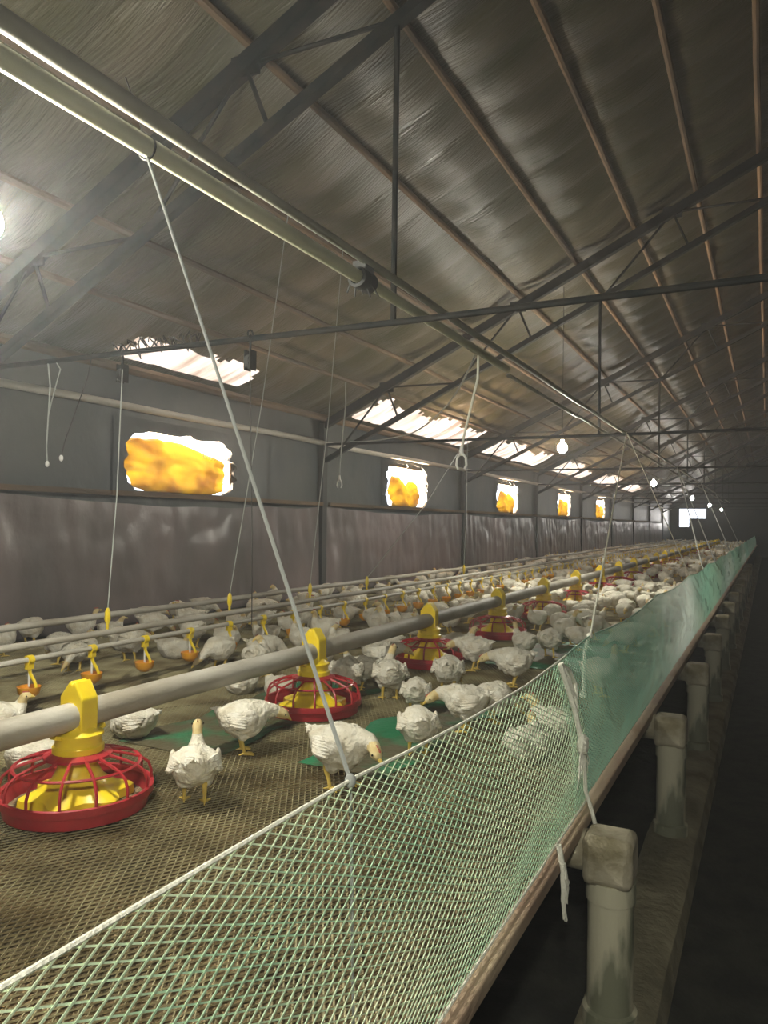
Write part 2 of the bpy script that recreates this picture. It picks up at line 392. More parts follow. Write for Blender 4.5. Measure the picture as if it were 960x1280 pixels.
for i in range(9):
    a = .22+i*.035; b.tube([(.03, a, .31), (.05, a+.01*nz(i, 2), .35+.03*nz(i, 5)), (.04, a+.02*nz(i, 7), .42+.02*nz(i, 9))], .004, 5)
b.build('torn_edge', K['rag_white'], t)
def shpN(q):
    def f(u, v):
        pk = .34*math.exp(-((u-.22)/.20)**2)+.26*math.exp(-((u-.78)/.36)**2)+.10
        return (-.42+.06*math.sin(v*3+q), .36+.08*math.sin(PI*v), -.03+.09*(1-math.sin(PI*u)**.5), min(.40, pk)+.02*nz(u*9, q))
    return f
for k in range(1, 5):
    bag(WINY[k], 11*k, shpN(k*1.7), 'crumpled yellow bag hanging in the %s window from the camera, white gap above' % ORD[k])

# ------------------------------------------------------------------ slatted platform the flock stands on
PZ = .57; PX = -.44
b = MB(); b.box(((WX+.02+PX-.02)/2, (Y0+.1+Y1-.1)/2, PZ-.03), (PX-.02-WX-.02, Y1-Y0-.2, .036))
tag(b.build('platform_bed', K['litter'], smooth=False), 'raised brown litter covered platform bed carrying the whole flock', 'platform')
def strand_rect(x0, x1, y0, y1, hx, hy, r, z, seglen=.5):
    """two families of straight strands over a rectangle"""
    b = MB(); slope = hx/hy; Wd = x1-x0
    for s in (1, -1):
        y = y0-Wd/slope
        while y < y1:
            a0 = max(y, y0); a1 = min(y+Wd/slope, y1)
            if a1-a0 > .01:
                k = max(1, int((a1-a0)/seglen)); pts = []
                for i in range(k+1):
                    yy = a0+(a1-a0)*i/k; xx = (yy-y)*slope
                    xx = x0+xx if s > 0 else x1-xx
                    pts.append((xx, yy, z+(.0012 if s > 0 else 0)+.0035*nz(xx*5, yy*5)))
                b.tube(pts, r, 3, cap=False)
            y += 2*hy
    return b
b = strand_rect(WX+.05, PX-.01, -.4, 8.5, .0095, .0155, .0019, PZ-.004)
tag(b.build('plastic_floor_net', K['floor_net'], smooth=False), 'olive diamond plastic netting laid over the platform under the birds', 'floor netting', kind='stuff')
def patch(name, x0, x1, y0, y1, m, label, cat, seed):
    b = MB(); nx, ny = 12, 60; vs = []
    for j in range(ny+1):
        for i in range(nx+1):
            u = i/nx-.5; v = j/ny; wdt = (x1-x0)*(1+.35*nz(v*5, seed)); 
            vs.append(((x0+x1)/2+u*wdt+.04*nz(v*4, seed+3), y0+(y1-y0)*v, PZ+.0015+.003*abs(nz(u*6, v*30, seed))))
    n = nx+1; b.add(vs, [(j*n+i, j*n+i+1, (j+1)*n+i+1, (j+1)*n+i) for j in range(ny) for i in range(nx)])
    return tag(b.build(name, m), label, cat)
patch('green_netting_strip', -1.95, -1.55, 1.9, 3.1, K['green_cloth'], 'green netting strip lying on the floor between the first two feeders', 'netting', 3)
patch('green_netting_strip', -1.30, -.98, 2.0, 3.0, K['green_cloth'], 'green netting strip lying on the floor in front of the second feeder', 'netting', 8)
patch('green_netting_strip', -1.35, -.8, 3.9, 5.4, K['green_cloth'], 'green netting strip on the floor beside the third and fourth feeders', 'netting', 12)
b = MB(); b.box((PX+.008, (Y0+Y1)/2, PZ-.022), (.036, Y1-Y0-.2, .032))
tag(b.build('platform_edge_board', K['rail'], smooth=False, bevel=.004), 'long brownish wooden board along the aisle edge of the platform', 'board')

# fence net along the aisle
TIE = [-.75, .905, 2.46, 4.1, 5.9, 7.9, 10.1, 12.4, 15, 18, 21, 24, 27, 30, 33, 36]
def topz(y):
    z = .40
    for a, c in zip(TIE[:-1], TIE[1:]):
        if a <= y <= c:
            z -= (.026 if a > .8 else -.004)*math.sin(PI*(y-a)/(c-a))
            if a == .905 and y > 2.28: z += 0
    return z
def netp(y, v):
    ztop = topz(y); bul = .030*math.sin(PI*v)*(1+.6*nz(y*1.3, v*2, 2))+.006*nz(y*6, v*6, 5)
    x = PX-.062*v+bul*.6
    return Vector((x, y, PZ+ztop*v))
L = .39/.40                                # length of Y one strand takes from bottom to top
def net_family(b, s, ya, yb, hy, r, step, off=0):
    y = ya-L
    while y < yb:
        a0 = max(y, ya); a1 = min(y+L, yb)
        if a1-a0 > .02:
            k = max(2, int((a1-a0)/step)); pts = []
            for i in range(k+1):
                yy = a0+(a1-a0)*i/k; v = (yy-y)/L
                if s < 0: v = 1-v
                pts.append(netp(yy, v)+Vector((.0008*s+off, 0, 0)))
            b.tube(pts, r, 3, cap=False)
        y += 2*hy
NET = thing('fence_net', 'pale green wide diamond mesh fence net in front, ending at the tied white string', 'net')
b = MB()
for s in (1, -1): net_family(b, s, -.3, 2.14, .0165, .00135 if s > 0 else .00115, .06)
b.build('mesh', K['green_net'], NET, smooth=True)
NET2 = thing('fence_net', 'darker teal fine mesh fence net running on from the tied white string', 'net')
b = MB()
for s in (1, -1):
    net_family(b, s, 2.0, 6, .0120, .0011, .08, -.006); net_family(b, s, 6, 37, .0165, .0014, .22, -.006)
b.build('mesh', K['teal_net'], NET2, smooth=True)
b = MB(); b.tube([netp(-.3+i*.0813, 1)+Vector((0, 0, .001)) for i in range(31)], .0028, 6); b.build('top_cord', K['cord'], NET)
b = MB(); b.tube([netp(2.139+i*.08, 1)+Vector((0, 0, .001)) for i in range(435)], .0022, 6); b.build('top_cord', K['teal_net'], NET2)
b = MB(); b.tube([netp(-.3+i*.08, 0)+Vector((.005, 0, .004)) for i in range(31)], .0028, 6); b.build('bottom_cord', K['cord'], NET)

# ------------------------------------------------------------------ platform legs, footing
def leg(y, label):
    t = thing('pipe_support', label, 'support', (-.345, y, .08), 0, 'pipe legs carrying the platform')
    b = MB(); b.lathe([(.0, 0), (.056, 0), (.056, .36), (0, .36)], 24); b.build('upright_pipe', K['mould_pvc'], t)
    b = MB(); b.lathe([(.056, 0), (.066, .0), (.066, .04), (.056, .045)], 24); b.build('foot_collar', K['mould_pvc'], t); b = MB(); b.lathe([(.056, .31), (.061, .31), (.061, .36), (.056, .36)], 24); b.build('collar', K['mould_pvc'], t)
    b = MB(); b.box((-.002, 0, .412), (.122, .120, .122)); b.build('elbow_fitting', K['fitting'], t, bevel=.02)
    b = MB(); b.tube([(-.06, 0, .418), (-.62, 0, .418)], .050, 20); b.build('cross_pipe', K['fitting'], t)
    return t
for k in range(13):
    leg(1.97+1.33*k, ('mouldy cream plastic pipe leg under the platform edge, %s along the aisle' % ORD[k]) if k < 5 else 'small far plastic pipe leg under the dark far platform edge')
b = MB(); n = 120
prof = [(-.43, 0), (-.43, .065), (-.41, .082), (-.28, .080), (-.245, .06), (-.23, 0)]
vs = []
for i in range(n+1):
    y = Y0+.1+(Y1-Y0-.2)*(i/n)**1.6
    vs += [(x+.010*nz(y*3, z*9, 1)*(1 if z > 0 else 0), y, z+(.006*nz(y*4, x*9) if z > 0 else 0)) for x, z in prof]
p = len(prof); b.add(vs, [(i*p+j, i*p+j+1, (i+1)*p+j+1, (i+1)*p+j) for i in range(n) for j in range(p-1)])
tag(b.build('concrete_footing', K['concrete']), 'low rough concrete footing strip under the row of pipe legs', 'footing')

# ------------------------------------------------------------------ feeder line
FX = -1.60; FP = H-.512
FYS = [1.42+1.15*k for k in range(26)]
b = MB(); n = 90
b.tube([(FX, Y0+.1+(31-Y0)*i/n, FP+.006*nz(i*.5, 3)) for i in range(n+1)], .036, 14)
tag(b.build('feed_pipe', K['pipe_grey']), 'thick dusty grey feed pipe running through the tops of the yellow feeders', 'pipe')
def feeder():
    t = thing('pan_feeder', 'x', 'feeder')
    b = MB(); b.lathe([(.0, .006), (.15, .004), (.170, .010), (.181, .048), (.184, .048), (.184, .044), (.177, .004), (.15, -.0), (0, 0)], 40); b.build('pan', K['red'], t)
    b = MB(); b.lathe([(.186, .034), (.191, .036), (.191, .054), (.186, .056), (.180, .054), (.180, .036), (.186, .034)], 40); b.build('rim_ring', K['red'], t)
    b = MB(); b.lathe([(0, .020), (.12, .016), (.168, .014), (.171, .012)], 32); b.build('feed', K['feed'], t)
    g = MB()
    for i in range(14):
        a = 2*PI*i/14; c, s = math.cos(a), math.sin(a)
        pts = [(r*c, r*s, z) for r, z in ((.184, .050), (.184, .075), (.176, .098), (.155, .114), (.12, .125), (.085, .134), (.062, .142))]
        g.tube(pts, [.0042, .0040, .0040, .0040, .0042, .0046, .005], 6)
    g.lathe([(.150, .113), (.156, .117), (.160, .113), (.156, .109), (.150, .113)], 36)
    g.lathe([(.055, .132), (.085, .132), (.085, .138), (.058, .148), (.055, .148), (.055, .132)], 30)
    g.build('grill', K['red'], t)
    b = MB(); L = 8
    b.lathe([(.125, .018), (.122, .040), (.085, .058), (.062, .080), (.050, .105), (.048, .14)], 48, lobes=6, lobe_amp=[.16, .16, .10, .03, 0, 0])
    b.build('feed_cone', K['yellow'], t)
    b = MB(); b.lathe([(.052, .132), (.064, .136), (.064, .160), (.058, .164), (.057, .188), (.063, .186), (.063, .192), (.050, .198), (.042, .212), (.034, .222)], 30)
    b.build('drop_tube', K['yellow'], t)
    b = MB()                               # square hood that clips over the pipe, gable top
    hw = .026; z0 = .20; zt = .285; zp = .330
    pr = [(-.043, z0), (.043, z0), (.043, zt), (.012, zp), (.004, zp-.010), (-.005, zp), (-.043, zt)]
    vs = [(x, sy*hw, z) for sy in (-1, 1) for x, z in pr]; m = len(pr)
    b.add(vs, [tuple(range(m))[::-1], tuple(range(m, 2*m))]+[(i, (i+1) % m, (i+1) % m+m, i+m) for i in range(m)])
    b.build('pipe_hood', K['yellow'], t, smooth=False, bevel=.006)
    for s in (-1, 1): MB().bar((0, s*.058, .188), (0, s*.078, .196), .02, .010).build('shutter_tab', K['yellow'], t, smooth=False)
    return t
fd = feeder()
for k, y in enumerate(FYS):
    o = fd if k == 0 else copy_tree(fd)
    o.location = (FX, y, PZ+.001); o.rotation_euler = (0, 0, rnd.uniform(-.12, .12))
    o['category'] = 'feeder'; o['group'] = 'red pan feeders under the feed pipe'
    if k == 0: o['label'] = 'nearest red pan feeder with yellow feed cone, first on the feed pipe'
    elif k < 9: o['label'] = 'red pan feeder with yellow cone, %s from the near end of the pipe' % ORD[k]
    else: o['label'] = 'tiny red pan feeder past the ninth, in the packed far flock'

# ------------------------------------------------------------------ drinker line
DX = -2.50; DZ = H-.538
for nm, dz, r, m, lab in (('water_pipe', 0, .011, 'pipe_white', 'thin white water pipe carrying the yellow drinker cups'),
                          ('support_pipe', .055, .014, 'pipe_grey', 'thin grey support pipe just above the white water pipe')):
    b = MB(); b.tube([(DX, Y0+.1+(31-Y0)*i/80, DZ+dz+.006*nz(i*.7, 3+dz*9)) for i in range(81)], r, 10)
    tag(b.build(nm, K[m]), lab, 'pipe')
b = MB(); b.tube([(DX-.42, Y0+.1+(31-Y0)*i/80, DZ+.06+.006*nz(i*.7, 33)) for i in range(81)], .016, 10)
tag(b.build('grey_pipe', K['pipe_grey']), 'dull grey pipe nearest the wall behind the drinker line', 'pipe')
def drinker():
    t = thing('drinker_cup', 'x', 'drinker')
    b = MB(); b.lathe([(.012, -.012), (.018, -.012), (.018, .012), (.012, .012)], 12); b.v = [(v[0], v[2], v[1]) for v in b.v]; b.f = [f[::-1] for f in b.f]
    b.box((0, 0, -.022), (.02, .026, .024)); b.build('saddle_clip', K['yellow'], t)
    b = MB(); b.tube([(0, 0, -.03), (.002, .004, -.055), (.018, .008, -.078), (.03, .008, -.10), (.028, .006, -.115)], [.008, .007, .006, .006, .007], 8); b.build('arm', K['yellow'], t)
    b = MB(); b.lathe([(0, -.140), (.018, -.138), (.036, -.122), (.042, -.100), (.044, -.100), (.038, -.126), (.02, -.143), (0, -.145)][::-1], 20); b.build('cup', K['orange'], t)
    b = MB(); b.lathe([(.004, -.03), (.004, -.10), (0, -.104)], 8); b.build('nipple_pin', K['holder'], t)
    return t
dk = drinker()
for k in range(84):
    y = 1.08+.30*k; o = dk if k == 0 else copy_tree(dk)
    o.location = (DX, y, DZ-.002); o.rotation_euler = (0, 0, rnd.uniform(-.3, .3)); o['category'] = 'drinker'; o['group'] = 'yellow drinker cups on the water pipe'
    if k < 20: o['label'] = 'yellow drinker with orange cup, %s in view along the white water pipe' % ORD[k]
    else: o['label'] = 'tiny yellow drinker cup past the twentieth on the white water pipe'
def hanger(y, top, label):
    t = thing('pipe_hanger', label, 'hanger', (DX, y, DZ+.06), 0, 'yellow hangers of the drinker line')
    b = MB(); b.tube([(0, 0, 0), (0, 0, .03), (0, 0, .05), (.0, 0, .085), (0, 0, .10)], [.006, .006, .013, .011, .004], 8); b.build('adjuster', K['yellow'], t)
    if top:
        v = Vector(top)-Vector((DX, y, DZ+.06)); b = MB(); b.tube([(0, 0, .09), v*.5+Vector((.01, 0, -.01)), v], .0028, 5); b.build('string', K['cord_grey'], t)
hanger(2.36, (-2.70, TY[0]-.02, H+.70), 'yellow hanger holding the drinker line on the long string left of the first window')
hanger(3.18, (-2.45, 3.6, roofz(-2.45)-.03), 'yellow hanger on a thin dark string right of the first window')
hanger(3.96, (-2.5, 4.3, roofz(-2.5)-.03), 'yellow hanger beside the top of the second feeder')
hanger(4.7, (-2.5, TY[1], H+.80), 'yellow hanger on a string between the second and third feeders')
hanger(6.6, (-2.5, TY[1], H+.80), 'yellow hanger below the second roof truss')

# ------------------------------------------------------------------ overhead pipes, ropes, cords
TX = -1.25; TZ = H+.834
b = MB(); b.tube([(TX, Y0+.1+(2.25-Y0-.1)*i/10, TZ+.002) for i in range(11)], .0225, 14)
b.tube([(TX, 2.33+.7*i, TZ+.002-.002*i) for i in range(2)]+[(TX, 3.9, TZ-.006)], .0195, 12)
tag(b.build('overhead_tube', K['pvc_cream']), 'cream plastic tube hung under the roof, lower and brighter of the pair', 'tube')
b = MB(); b.tube([(TX+.02, Y0+.1+(30-Y0)*i/60, TZ+.058+.008*nz(i*.6, 7)) for i in range(61)], [.0215]*6+[.015]*55, 12)
tag(b.build('overhead_tube', K['pvc_dull']), 'long duller plastic tube hung under the roof above the cream one', 'tube')
b = MB(); b.tube([(TX-.02, 4.0+.4*i, TZ-.02+.01*nz(i*.9, 5)) for i in range(61)], .012, 8)
tag(b.build('overhead_cable_pipe', K['pvc_dull']), 'thin pale pipe continuing the cream tube toward the far bulbs', 'pipe')
b = MB(); b.lathe([(.026, -.05), (.036, -.045), (.036, .0), (.030, .01), (.036, .02), (.036, .045), (.026, .05)], 14)
b.v = [(v[0], v[2], v[1]) for v in b.v]; b.box((0, 0, .035), (.05, .06, .05)); 
for i in range(5): b.tube([(-.02+.01*i, -.03, .02), (-.04+.02*i, -.04+.02*i, -.05-.01*(i % 2))], .003, 5)
o = b.build('tube_clamp', K['plate_dark']); o.location = (TX, 2.29, TZ); tag(o, 'dark taped clamp joining the cream overhead tube', 'clamp')
def rope(name, pts, r, m, label, cat='rope', group=None, sag=0, parent=None):
    pts = [Vector(p) for p in pts]; out = []
    for a, c in zip(pts[:-1], pts[1:]):
        k = 8
        for i in range(k): q = i/k; out.append(a.lerp(c, q)-Vector((0, 0, sag*math.sin(PI*q))))
    out.append(pts[-1]); b = MB(); b.tube(out, r, 6); o = b.build(name, K[m], parent)
    if label: tag(o, label, cat, group)
    return o
n1 = netp(.905, 1); a1 = Vector((TX, 1.27, TZ-.02))
t = thing('support_rope', 'long pale rope slanting from the cream tube down to the near fence net', 'rope', tuple(n1))
rope('rope_line', [Vector((0, 0, 0)), a1-n1], .0034, 'cord_grey', None, parent=t)
b = MB(); b.v = []; q = a1-n1
b.tube([q+Vector((.024*math.cos(x), .0, .024+.026*math.sin(x)-.004)) for x in np.linspace(-PI/2, 1.5*PI, 18)], .0026, 6)
b.tube([q, q+Vector((-.01, -.02, .09)), q+Vector((-.02, -.05, .16))], .0016, 5); b.build('loop', K['wire_dark'], t)
b = MB(); b.ball((0, 0, 0), (.008, .008, .010)); b.tube([(0, 0, 0), (.004, .0, -.12), (.006, .002, -.24), (.008, .004, -.33)], .0022, 5); b.build('knot', K['cord_grey'], t)
anch = lambda k: Vector((-1.07, TY[k], H+.79))
ropes = [(2.46, 1, 'pale rope from the second roof truss down to the net beside the tied white string'),
         (5.9, 1, 'rope slanting from the second roof truss to the far part of the net'),
         (7.2, 2, 'rope slanting from the third roof truss back to the fence net'),
         (8.9, 2, 'rope from the third roof truss down to the net further on'),
         (12.4, 3, 'rope reaching from the fourth roof truss to the far net'),
         (17.0, 4, 'rope reaching from the fifth roof truss to the far net')]
for y, k, lab in ropes:
    rope('support_rope', [netp(y, 1), anch(k)], .0034 if k < 2 else .006, 'cord' if k < 2 else 'cord_grey', lab, 'rope', 'ropes holding up the fence net')
# white string bundles on the net
p0 = netp(2.02, 1)
t = thing('string_bundle', 'tangled white string looped over the net, hanging outside with a frayed knot', 'string', tuple(p0))
b = MB()
def dn(v, dy=0, off=.012):
    q = netp(2.02+dy*1.9, v)-p0; q.x += off; return q
b.tube([dn(1), dn(.85, .005), dn(.68, .01), dn(.52, .01), dn(.47, .012)], 0.0072, 6)
b.tube([dn(1), dn(.93, .035), dn(.82, .05), dn(.74, .035), dn(.80, .02), dn(.9, .015)], 0.0056, 6)
b.tube([dn(1, .01), dn(.88, .025), dn(.74, .03), dn(.60, .012), dn(.5, .01)], 0.0048, 6)
b.build('loop', K['cord'], t)
b = MB(); c0 = dn(.45, .01, .016); b.ball(c0, (.016, .026, .028), 10, 7)
for i in range(10): b.tube([c0+Vector((0, .006*math.cos(i*2), .006*math.sin(i*2))), c0+Vector((.01, .02*math.cos(i*1.9), .022*math.sin(i*1.9)))], 0.0045, 5)
b.build('knot', K['cord'], t)
b = MB()
for i in range(11):
    d = (i-5)*.0035; e = .20+.012*((i*5) % 11)
    b.tube([c0, dn(.38, .006+d, .014), dn((.38+e)/2, .006+d*1.8+.006*nz(i*1.3, 2), .014+.006*nz(i, 7)), dn(e, .008+d*2.2, .012+.010*nz(i*.7, 4))], [.0030, .0026, .0020, .0008], 5)
b.tube([c0, dn(.3, .015), dn(.12, .02), dn(-.02, .02, .03), dn(-.12, .02, .036)], 0.0056, 6)
b.build('frayed_tails', K['cord'], t)
p1 = netp(1.72, 0)
t = thing('string_tuft', 'frayed white string tuft hanging off the platform edge below the net', 'string', (p1.x+.035, p1.y, PZ-.02))
b = MB()
b.tube([(-.01, 0, .05), (0, 0, 0), (.003, .004, -.03)], 0.0064, 6)
for i in range(16):
    a = i*2.4; r_ = .006+.010*abs(nz(i*.9, 3)); e = -.05-.075*abs(math.sin(i*1.9))
    b.tube([(.001, .003*math.cos(a), .01-.004*(i % 3)), (.003+r_*math.cos(a)*.6, r_*math.sin(a), -.02), (.004+r_*.7*math.cos(a+1), .006+r_*math.sin(a+1), e*.6), (.004+.004*math.cos(a*2), .012+.006*math.sin(a*3), e)], [.0045, .0042, .0034, .0012], 5)
b.build('frayed_strands', K['cord'], t)
p2 = netp(2.46, 1)
t = thing('hanging_string', 'short white string with a tufted end hanging inside the net below the pale rope', 'string', (p2.x-.02, p2.y, p2.z))
b = MB(); b.tube([(.015, 0, .0), (0, .01, -.06), (-.004, .02, -.15), (-.004, .025, -.19)], 0.0064, 6); b.tube([(-.004, .02, -.17), (-.006, .028, -.20)], [.004, .013], 8); b.build('strand', K['cord'], t)
b = MB(); b.ball((.018, 0, .0), (.010, .014, .010)); b.build('knot', K['cord'], t)
# cords hanging under the roof
def cord(name, top, bot, r, m, label, hook=False, loop=False):
    top, bot = Vector(top), Vector(bot); t = thing(name, label, 'cord', tuple(bot), 0)
    v = top-bot; b = MB(); sd = Vector((.03, 0, 0))
    b.tube([v, v*.75+sd*.6, v*.45+sd*.2, v*.15-sd*.2, Vector((0, 0, 0))], r, 6)
    if loop: b.tube([v+Vector((.05, 0, 0)), v*.9+Vector((.09, 0, 0)), v*.6+Vector((.03, 0, 0)), v*.45+sd*.2], r*.8, 6)
    b.build('cord_line', K[m], t)
    b = MB()
    if hook:
        b.tube([(0, 0, .05), (0, 0, .01)], [.008, .012], 8)
        for s in (-1, 1): b.tube([(0, 0, .02), (s*.022, 0, -.01), (s*.026, 0, -.045), (s*.016, 0, -.065)], .006, 6)
    else: b.ball((0, 0, -.01), (.010, .010, .016), 8, 6)
    b.build('plug', K['holder'], t)
cord('electric_flex', (-3.23, TY[0], H+.79), (-3.22, TY[0], H+.28), .004, 'cord_grey', 'looped pale cord hanging from the first truss rod against the left wall', loop=True)
cord('electric_flex', (-3.5, 6.1, roofz(-3.5)-.02), (-3.52, 6.05, H+.38), .006, 'cord_grey', 'pale cord with a plug hanging between the first and second windows', hook=True)
cord('electric_flex', (-1.25, 3.46, TZ-.01), (-1.33, 3.46, H+.33), .006, 'cord', 'white cord with a forked hook hanging from the overhead tube', hook=True)
cord('electric_flex', (-2.92, TY[0], H+.80), (-3.05, TY[0]-.06, H+.30), .0025, 'wire_dark', 'thin dark string hanging beside the first window')
rope('electric_cable', [(-1.27, 3.47, TZ-.02), (-1.75, 4.3, H+.72), (-2.5, 5.4, H+.70), (-3.75, TY[1], H+.81)], .0055, 'cord_grey', 'pale sagging cable from the overhead tube to the wall', 'cable', sag=.02)
def pulley(x, y, label):
    t = thing('pulley', label, 'pulley', (x, y, H+.68), 0, 'pulleys under the first truss rod')
    b = MB(); b.tube([(-.010, 0, 0), (.010, 0, 0)], .030, 18); b.build('wheel', K['plate_dark'], t)
    b = MB(); b.box((.014, 0, .005), (.005, .045, .085)); b.box((-.014, 0, .005), (.005, .045, .085)); b.tube([(0, 0, .04), (0, 0, .115)], .005, 6)
    b.tube([(0, .018*math.cos(a), .117+.018*math.sin(a)) for a in np.linspace(0, 2*PI, 12)], .004, 5); b.build('bracket', K['black_steel'], t)
    return t
pulley(-2.72, TY[0], 'dark pulley hung on the first truss rod above the first window')
pulley(-1.98, TY[0], 'dark pulley hung on the first truss rod right of the first window')
b = MB()
for i in range(16):
    x = -2.78+.5*i/16; f_ = lambda q: TY[0]+.02*nz(i*1.7, q); b.tube([(x, f_(1), H+.82), (x+.06*nz(i*.9, 3.3), f_(2), H+.84+.09*nz(i*1.3, 3)), (x+.05, f_(3), H+.78-.07*nz(i*1.1, 8)), (x+.10*nz(i*.7, 5)+.05, f_(4), H+.83)], .0035, 5)
tag(b.build('tangled_wire', K['wire_dark']), 'tangle of dark wire wound on the first truss rod beside the pulley', 'wire')
rope('pulley_string', [(-1.98, TY[0], H+.66), (-2.02, 2.72, H-.1), (-2.03, 2.74, H-.46)], .002, 'wire_dark', 'thin dark string dropping from the right hand pulley', 'string')

# ------------------------------------------------------------------ light bulbs
def bulb(x, y, z, label, topz_, shade=False):
    t = thing('light_bulb', label, 'light bulb', (x, y, z), 0, 'lit bulbs hung along the barn')
    b = MB(); b.ball((0, 0, 0), (.046, .046, .048), 14, 10); b.build('glass_bulb', K['bulb' if y < 10 else 'bulb_far'], t)
    b = MB(); b.lathe([(.014, .034), (.019, .040), (.019, .075), (.008, .085), (.0, .085)], 14); b.build('lamp_holder', K['holder'], t)
    b = MB(); b.tube([(0, 0, .08), (0, 0, topz_-z)], .003, 6); b.build('flex', K['wire_dark'], t)
    if shade: b = MB(); b.lathe([(.02, .085), (.05, .08), (.16, .0), (.163, .0), (.052, .085), (.02, .09)], 28); b.build('added_lamp_shade', K['holder'], t)  # shade added to keep the unseen bulb's light off the roof
BX = -1.70
BY = [1.19, 7.0, 13.3, 20.5, 27.0, 34.0]
LB = ['glaring bulb above the first feeder, cut off by the picture edge', 'largest glaring white bulb hanging beyond the second window', 'second glaring bulb along the row, smaller', 'third bulb in the row above the bright far window',
      'fourth small bulb near the far wall', 'last and smallest bulb against the far wall']
for y, l in zip(BY, LB): bulb(BX, y, H+.42*1.70, l, roofz(BX)-.0)
bulb(.12, -.45, H+.62, 'added unseen bulb behind the camera, shaded to light the near net below', roofz(.12), True)  # unseen bulb added to brighten the near net and pipe legs

# ------------------------------------------------------------------ chickens
def loft(sp, n=14):
    """sp: (pos, yaw, side radius, normal radius)"""
    vs = []; k = len(sp)
    for i, (p, a, ry, rn) in enumerate(sp):
        d = (Vector(sp[min(i+1, k-1)][0])-Vector(sp[max(i-1, 0)][0])).normalized()
        sd = Vector((-math.sin(a), math.cos(a), 0)); nn = d.cross(sd).normalized(); sd = nn.cross(d).normalized()
        vs += [Vector(p)+sd*ry*math.cos(2*PI*j/n)+nn*rn*math.sin(2*PI*j/n) for j in range(n)]
    fs = [(i*n+j, i*n+(j+1) % n, (i+1)*n+(j+1) % n, (i+1)*n+j) for i in range(k-1) for j in range(n)]
    fs += [tuple(range(n))[::-1], tuple((k-1)*n+j for j in range(n))]
    return vs, fs
def spine(pose, yaw):
    base = [((-.108, 0, .172), .008, .008), ((-.095, 0, .160), .030, .020), ((-.075, 0, .147), .050, .040), ((-.045, 0, .134), .069, .060), ((-.01, 0, .124), .079, .070), ((.028, 0, .124), .075, .069), ((.060, 0, .138), .058, .056)]
    if pose in ('stand', 'look'): nk = [((.082, 0, .160), .036, .038), ((.092, 0, .186), .025, .027), ((.098, 0, .208), .020, .022), ((.106, 0, .230), .0215, .023), ((.122, 0, .236), .018, .019), ((.136, 0, .233), .008, .009)]
    elif pose == 'peck': nk = [((.090, 0, .128), .038, .040), ((.116, 0, .104), .028, .030), ((.136, 0, .082), .023, .024), ((.152, 0, .064), .0225, .024), ((.166, 0, .050), .017, .018), ((.174, 0, .040), .008, .008)]
    elif pose == 'low': nk = [((.092, 0, .148), .038, .040), ((.120, 0, .148), .028, .030), ((.142, 0, .142), .022, .024), ((.160, 0, .134), .0225, .024), ((.176, 0, .124), .017, .018), ((.186, 0, .116), .008, .008)]
    elif pose == 'sit': nk = [((.080, 0, .158), .038, .038), ((.088, 0, .178), .027, .028), ((.092, 0, .192), .022, .023), ((.102, 0, .206), .0225, .023), ((.118, 0, .210), .018, .018), ((.132, 0, .206), .008, .009)]
    else: nk = [((.078, 0, .160), .040, .042), ((.086, 0, .184), .030, .030), ((.080, .012, .206), .024, .024), ((.066, .020, .220), .022, .022), ((.050, .028, .214), .017, .017), ((.038, .034, .206), .008, .008)]
    out = [(Vector(p), 0.0, a, c) for p, a, c in base]
    piv = Vector((.06, 0, 0))
    for i, (p, a, c) in enumerate(nk):
        th = yaw*min(1, (i+1)/4); R = Matrix.Rotation(th, 3, 'Z'); out.append((R @ (Vector(p)-piv)+piv, th, a*.9, c*.9))
    if pose == 'sit': out = [(p-Vector((0, 0, .066)), a, s, c) for p, a, s, c in out]
    return out
def body_mesh(pose, yaw, seed, voxel=.0062):
    sp = spine(pose, yaw); vs, fs = loft(sp)
    b = MB(); b.add(vs, fs); dz = -.066 if pose == 'sit' else 0
    b.ball((-.02, 0, .108+dz), (.062, .058, .040), 14, 10)
    for s in (-1, 1):
        if pose != 'sit': b.ball((-.005, s*.038, .088), (.032, .024, .036), 10, 8)
        b.ball((-.01, s*.060, .135+dz), (.060, .020, .038), 12, 8)
    b.ball((.055, 0, .118+dz), (.036, .044, .040), 12, 8)
    o = b.build('tmp', K['feather'])
    bpy.context.view_layer.objects.active = o
    m = o.modifiers.new('r', 'REMESH'); m.mode = 'VOXEL'; m.voxel_size = voxel
    m = o.modifiers.new('s', 'SMOOTH'); m.iterations = 5; m.factor = .6
    dg = bpy.context.evaluated_depsgraph_get(); me = bpy.data.meshes.new_from_object(o.evaluated_get(dg))
    bpy.data.objects.remove(o)
    head = sp[-3][0]
    for v in me.vertices:                  # ruffled feathers
        c = v.co; dh = (c-head).length; f = min(1, max(.12, (dh-.03)/.06))
        d = .0065*nz(c.x*30, c.y*34+seed, c.z*34)+.0030*nz(c.x*75, c.y*95, c.z*95+seed)
        d += .0008*math.sin((c.x*1.0-c.z*.5)*150+4*nz(c.x*20, c.y*20, seed))*max(0, nz(c.x*12, c.y*12+3, c.z*12)+.4)
        v.co = c+v.normal*d*f
    me.polygons.foreach_set('use_smooth', [True]*len(me.polygons))
    me.materials.clear(); me.materials.append(K['feather']); me.materials.append(K['head'])
    for p in me.polygons:
        if (Vector(p.center)-head).length < .034+.008*nz(p.center.x*40, p.center.y*40, p.center.z*40): p.material_index = 1
    me.update(); return me, sp
def beak_mb(sp):
    p = sp[-1][0]; d = (sp[-1][0]-sp[-3][0]).normalized(); b = MB()
    b.tube([p-d*.006, p+d*.004, p+d*.014-Vector((0, 0, .003))], [.0075, .006, .001], 8); return b
